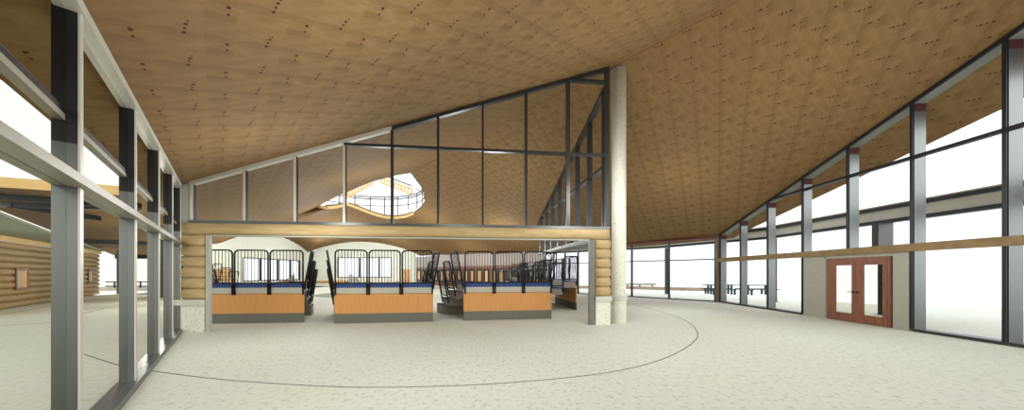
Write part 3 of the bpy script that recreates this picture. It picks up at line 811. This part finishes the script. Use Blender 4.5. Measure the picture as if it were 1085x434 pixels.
# ------------------------------------------------------------------ outside left: log building, porch roofs
HO = Vector((-23.6,14.4,0)); HD = Vector((-9.3,10.4,0)).normalized(); HN = Vector((HD.y,-HD.x,0))  # HN towards us
if HN.x < 0: HN = -HN
def hs(px):
    u = (px-HX)/F; return (HO.x-u*HO.y)/(u*HD.y-HD.x)
sA, sB = hs(-60) if hs(-60) < 0 else -5, hs(104.5)
lg = root('log_building', HO+HD*5, 'log walled building standing outside the left glass wall', 'building')
nlog = 10
for k in range(nlog):
    r = .165; z = .16+.32*k
    add_log('wall_log', HO+HD*sA-HN*.1+UP*z, HO+HD*sB-HN*.1+UP*z, r, 'darklog', lg)
part('wall_core', obox(bmesh.new(), HO, HD, HN, UP, (sA,sB-.1), (-.6,-.12), (0,3.2)), 'darklog', lg)
part('fascia', obox(bmesh.new(), HO, HD, HN, UP, (sA,sB), (.0,.14), (3.2,3.42)), 'fascia', lg)
bm = bmesh.new(); prism(bm, [(-14,.14),(sB,.14),(sB,.3),(4.66,1.2),(-3.07,2.1),(-9.5,2.87),(-14,3.8)], [], HO+UP*3.42, HD, HN, UP, .08); part('eave', bm, 'greyroof', lg)
for pa, pb, ya, yb in ((13.5,27,284,307),(91.5,97,286,299.5)):
    a_, b_ = hs(pa), hs(pb); Ym = (HO+HD*(a_+b_)/2).y
    z1 = EYE+(HY-ya)/F*Ym; z0 = EYE-(yb-HY)/F*Ym
    bm = bmesh.new(); prism(bm, [(a_,z0),(b_,z0),(b_,z1),(a_,z1)], [[(a_+.12,z0+.12),(a_+.12,z1-.12),(b_-.12,z1-.12),(b_-.12,z0+.12)]], HO+HN*.0, HD, UP, HN, .1)
    wf = part('window', bm, 'doorwood' if pa < 50 else 'steel_dark', lg)
    m_ = a_+(b_-a_)*.45
    part('pane', obox(bmesh.new(), HO, HD, HN, UP, (a_+.12,m_), (.06,.07), (z0+.12,z1-.12)), 'band', wf)
    part('shutter', obox(bmesh.new(), HO, HD, HN, UP, (m_,b_-.12), (.06,.08), (z0+.12,z1-.12)), 'plywood', wf)
# porch roof with timber soffit between the hall and the log building
k1, k2, k3 = P(2,200,11), P(123,271,30), P(127,206,12.7)
KP = plane3(k1,k2,k3)
ks = [hit(KP,-40,195), hit(KP,127,206), hit(KP,212,216)]
kl = [ks[0], ks[1], ks[2], hit(KP,214,262), hit(KP,190,271.5), hit(KP,123,271), hit(KP,2,223.5), hit(KP,-40,207)]
bm = bmesh.new(); vs = [bm.verts.new(p) for p in kl]
loops_ok = tessellate_polygon([[Vector((p.x,p.y,0)) for p in kl]])
pr_ = roof_obj('porch_roof', kl, uv_R, th=.3); del pr_['kind']; bm.free()
tag(pr_, 'low porch roof with timber soffit outside the left glass wall', 'roof')
def kbeam(qa, qb, lab, mat='black', w=.18, h=.2):
    a_, b_ = hit(KP,*qa), hit(KP,*qb); a_.z -= h/2+.02; b_.z -= h/2+.02
    d = b_-a_; r0 = bmesh.new(); bar(r0, a_, b_, Vector((-d.y,d.x,0)), w, h)
    c = (a_+b_)/2
    o = link('porch_beam', r0, mat, loc=c); tag(o, lab, 'beam', 'beams under the porch roof')
bm = bmesh.new(); q0 = kl[0]+UP*.16; q1_ = hit(KP,127,206)+UP*.16; bar(bm, q0, q1_, Vector((-(q1_-q0).y,(q1_-q0).x,0)), .06, .36)
pf = link('porch_fascia', bm, 'fascia', loc=(q0+q1_)/2); tag(pf, 'pale wooden fascia board along the near edge of the porch roof', 'fascia board')
kbeam((-30,203),(150,216),'black steel beam nearest the porch roof edge')
kbeam((-30,213),(150,219.5),'grey steel beam second from the porch roof edge','steel',.2,.16)
kbeam((10,214),(105,229),'black diagonal steel beam under the porch roof')
kbeam((86,253),(200,257),'thin black beam across the middle of the porch soffit','black',.2,.28)
kbeam((123,269.5),(205,271),'black beam along the far low edge of the porch roof','black',.3,.35)
for q, lab in (((127.5,311),'grey porch post outside near the log building corner'), ((173.5,314.5),'grey porch post outside beyond the third glass bay')):
    g = G(*q); z = zon(KP,g.x,g.y)-.2
    r0 = root('porch_post', g, lab, 'post', 'porch roof posts'); part('shaft', wbox(g.x-.14,g.x+.14,g.y-.14,g.y+.14,.03,z), 'jambd', r0); part('base_plate', wbox(g.x-.2,g.x+.2,g.y-.2,g.y+.2,0,.03), 'steel_dark', r0)
fn = root('roadside_fence', (-38,36,0), 'low grey rail fence far outside on the left', 'fence')
for z in (.12,.62): part('rail', obox(bmesh.new(), (0,0,0), EX, EY, UP, (-47,-24), (36,36.08), (z,z+.12)), 'steel_dark', fn)
for x in range(-46,-24,3): part('post', wbox(x-.06,x+.06,36,36.1,0,.74), 'steel_dark', fn)
# slab under the fence
bm = wbox(-50,-23,33,40,-.2,0); link('floor_6', bm, 'band', kind='structure')

# ------------------------------------------------------------------ camera, light
cam = bpy.data.cameras.new('camera'); cam.sensor_width = 36; cam.lens = 36*F/1085; cam.shift_y = (HY-217)/1085; cam.shift_x = 0
cam.clip_start = .05; cam.clip_end = 500
co = bpy.data.objects.new('camera', cam); COL.objects.link(co); co.location = (0,0,EYE); co.rotation_euler = (math.pi/2,0,0)
SC.camera = co
w = bpy.data.worlds.new('sky'); SC.world = w; w.use_nodes = True
bg = w.node_tree.nodes['Background']; bg.inputs[0].default_value = (.93,.955,1,1); bg.inputs[1].default_value = 1.0
sun = bpy.data.lights.new('sun','SUN'); sun.energy = 1.0; sun.angle = math.radians(40); sun.color = (1,.98,.95)
so = bpy.data.objects.new('sun', sun); COL.objects.link(so); so.location = (20,-20,15)
so.rotation_euler = Vector((20,-22,9)).to_track_quat('Z','Y').to_euler()
FILL_LIGHTS = [(-1.5,4.5,3.3),(3.5,5.5,4.2),(8,8,4),(7,14,3.4),(-5.5,7.6,3.0),(2.5,8.8,4.4),(-7,17,4.2),(-1,17,3.6),(-14,24,4.0),(-8,27,4.2),(-17,30,4.2),(-1,25,3.6),(-22,27,3.4),(-15,36,3.4),(-22,36,3.6),(-5,32,2.0),(-17,15,2.4),(-27,24,2.2),(-21,18,2.3)]
for i,(x,y,z) in enumerate(FILL_LIGHTS):  # added fill lights without fixtures, brightening the hall and the porch underside
    ld = bpy.data.lights.new('fill_light','POINT'); ld.energy = (105 if x < 6 else 160) if y < 11 else (150 if y < 16 else (130 if z < 2.5 else 260)); ld.color = (.95,.985,1); ld.shadow_soft_size = .6
    lo = bpy.data.objects.new('fill_light', ld); COL.objects.link(lo); lo.location = (x,y,z)
vs_ = SC.view_settings; SC.display_settings.display_device = 'sRGB'
vs_.view_transform = 'Standard'; vs_.look = 'None'; vs_.gamma = 1; vs_.use_curve_mapping = False; vs_.exposure = 0.6
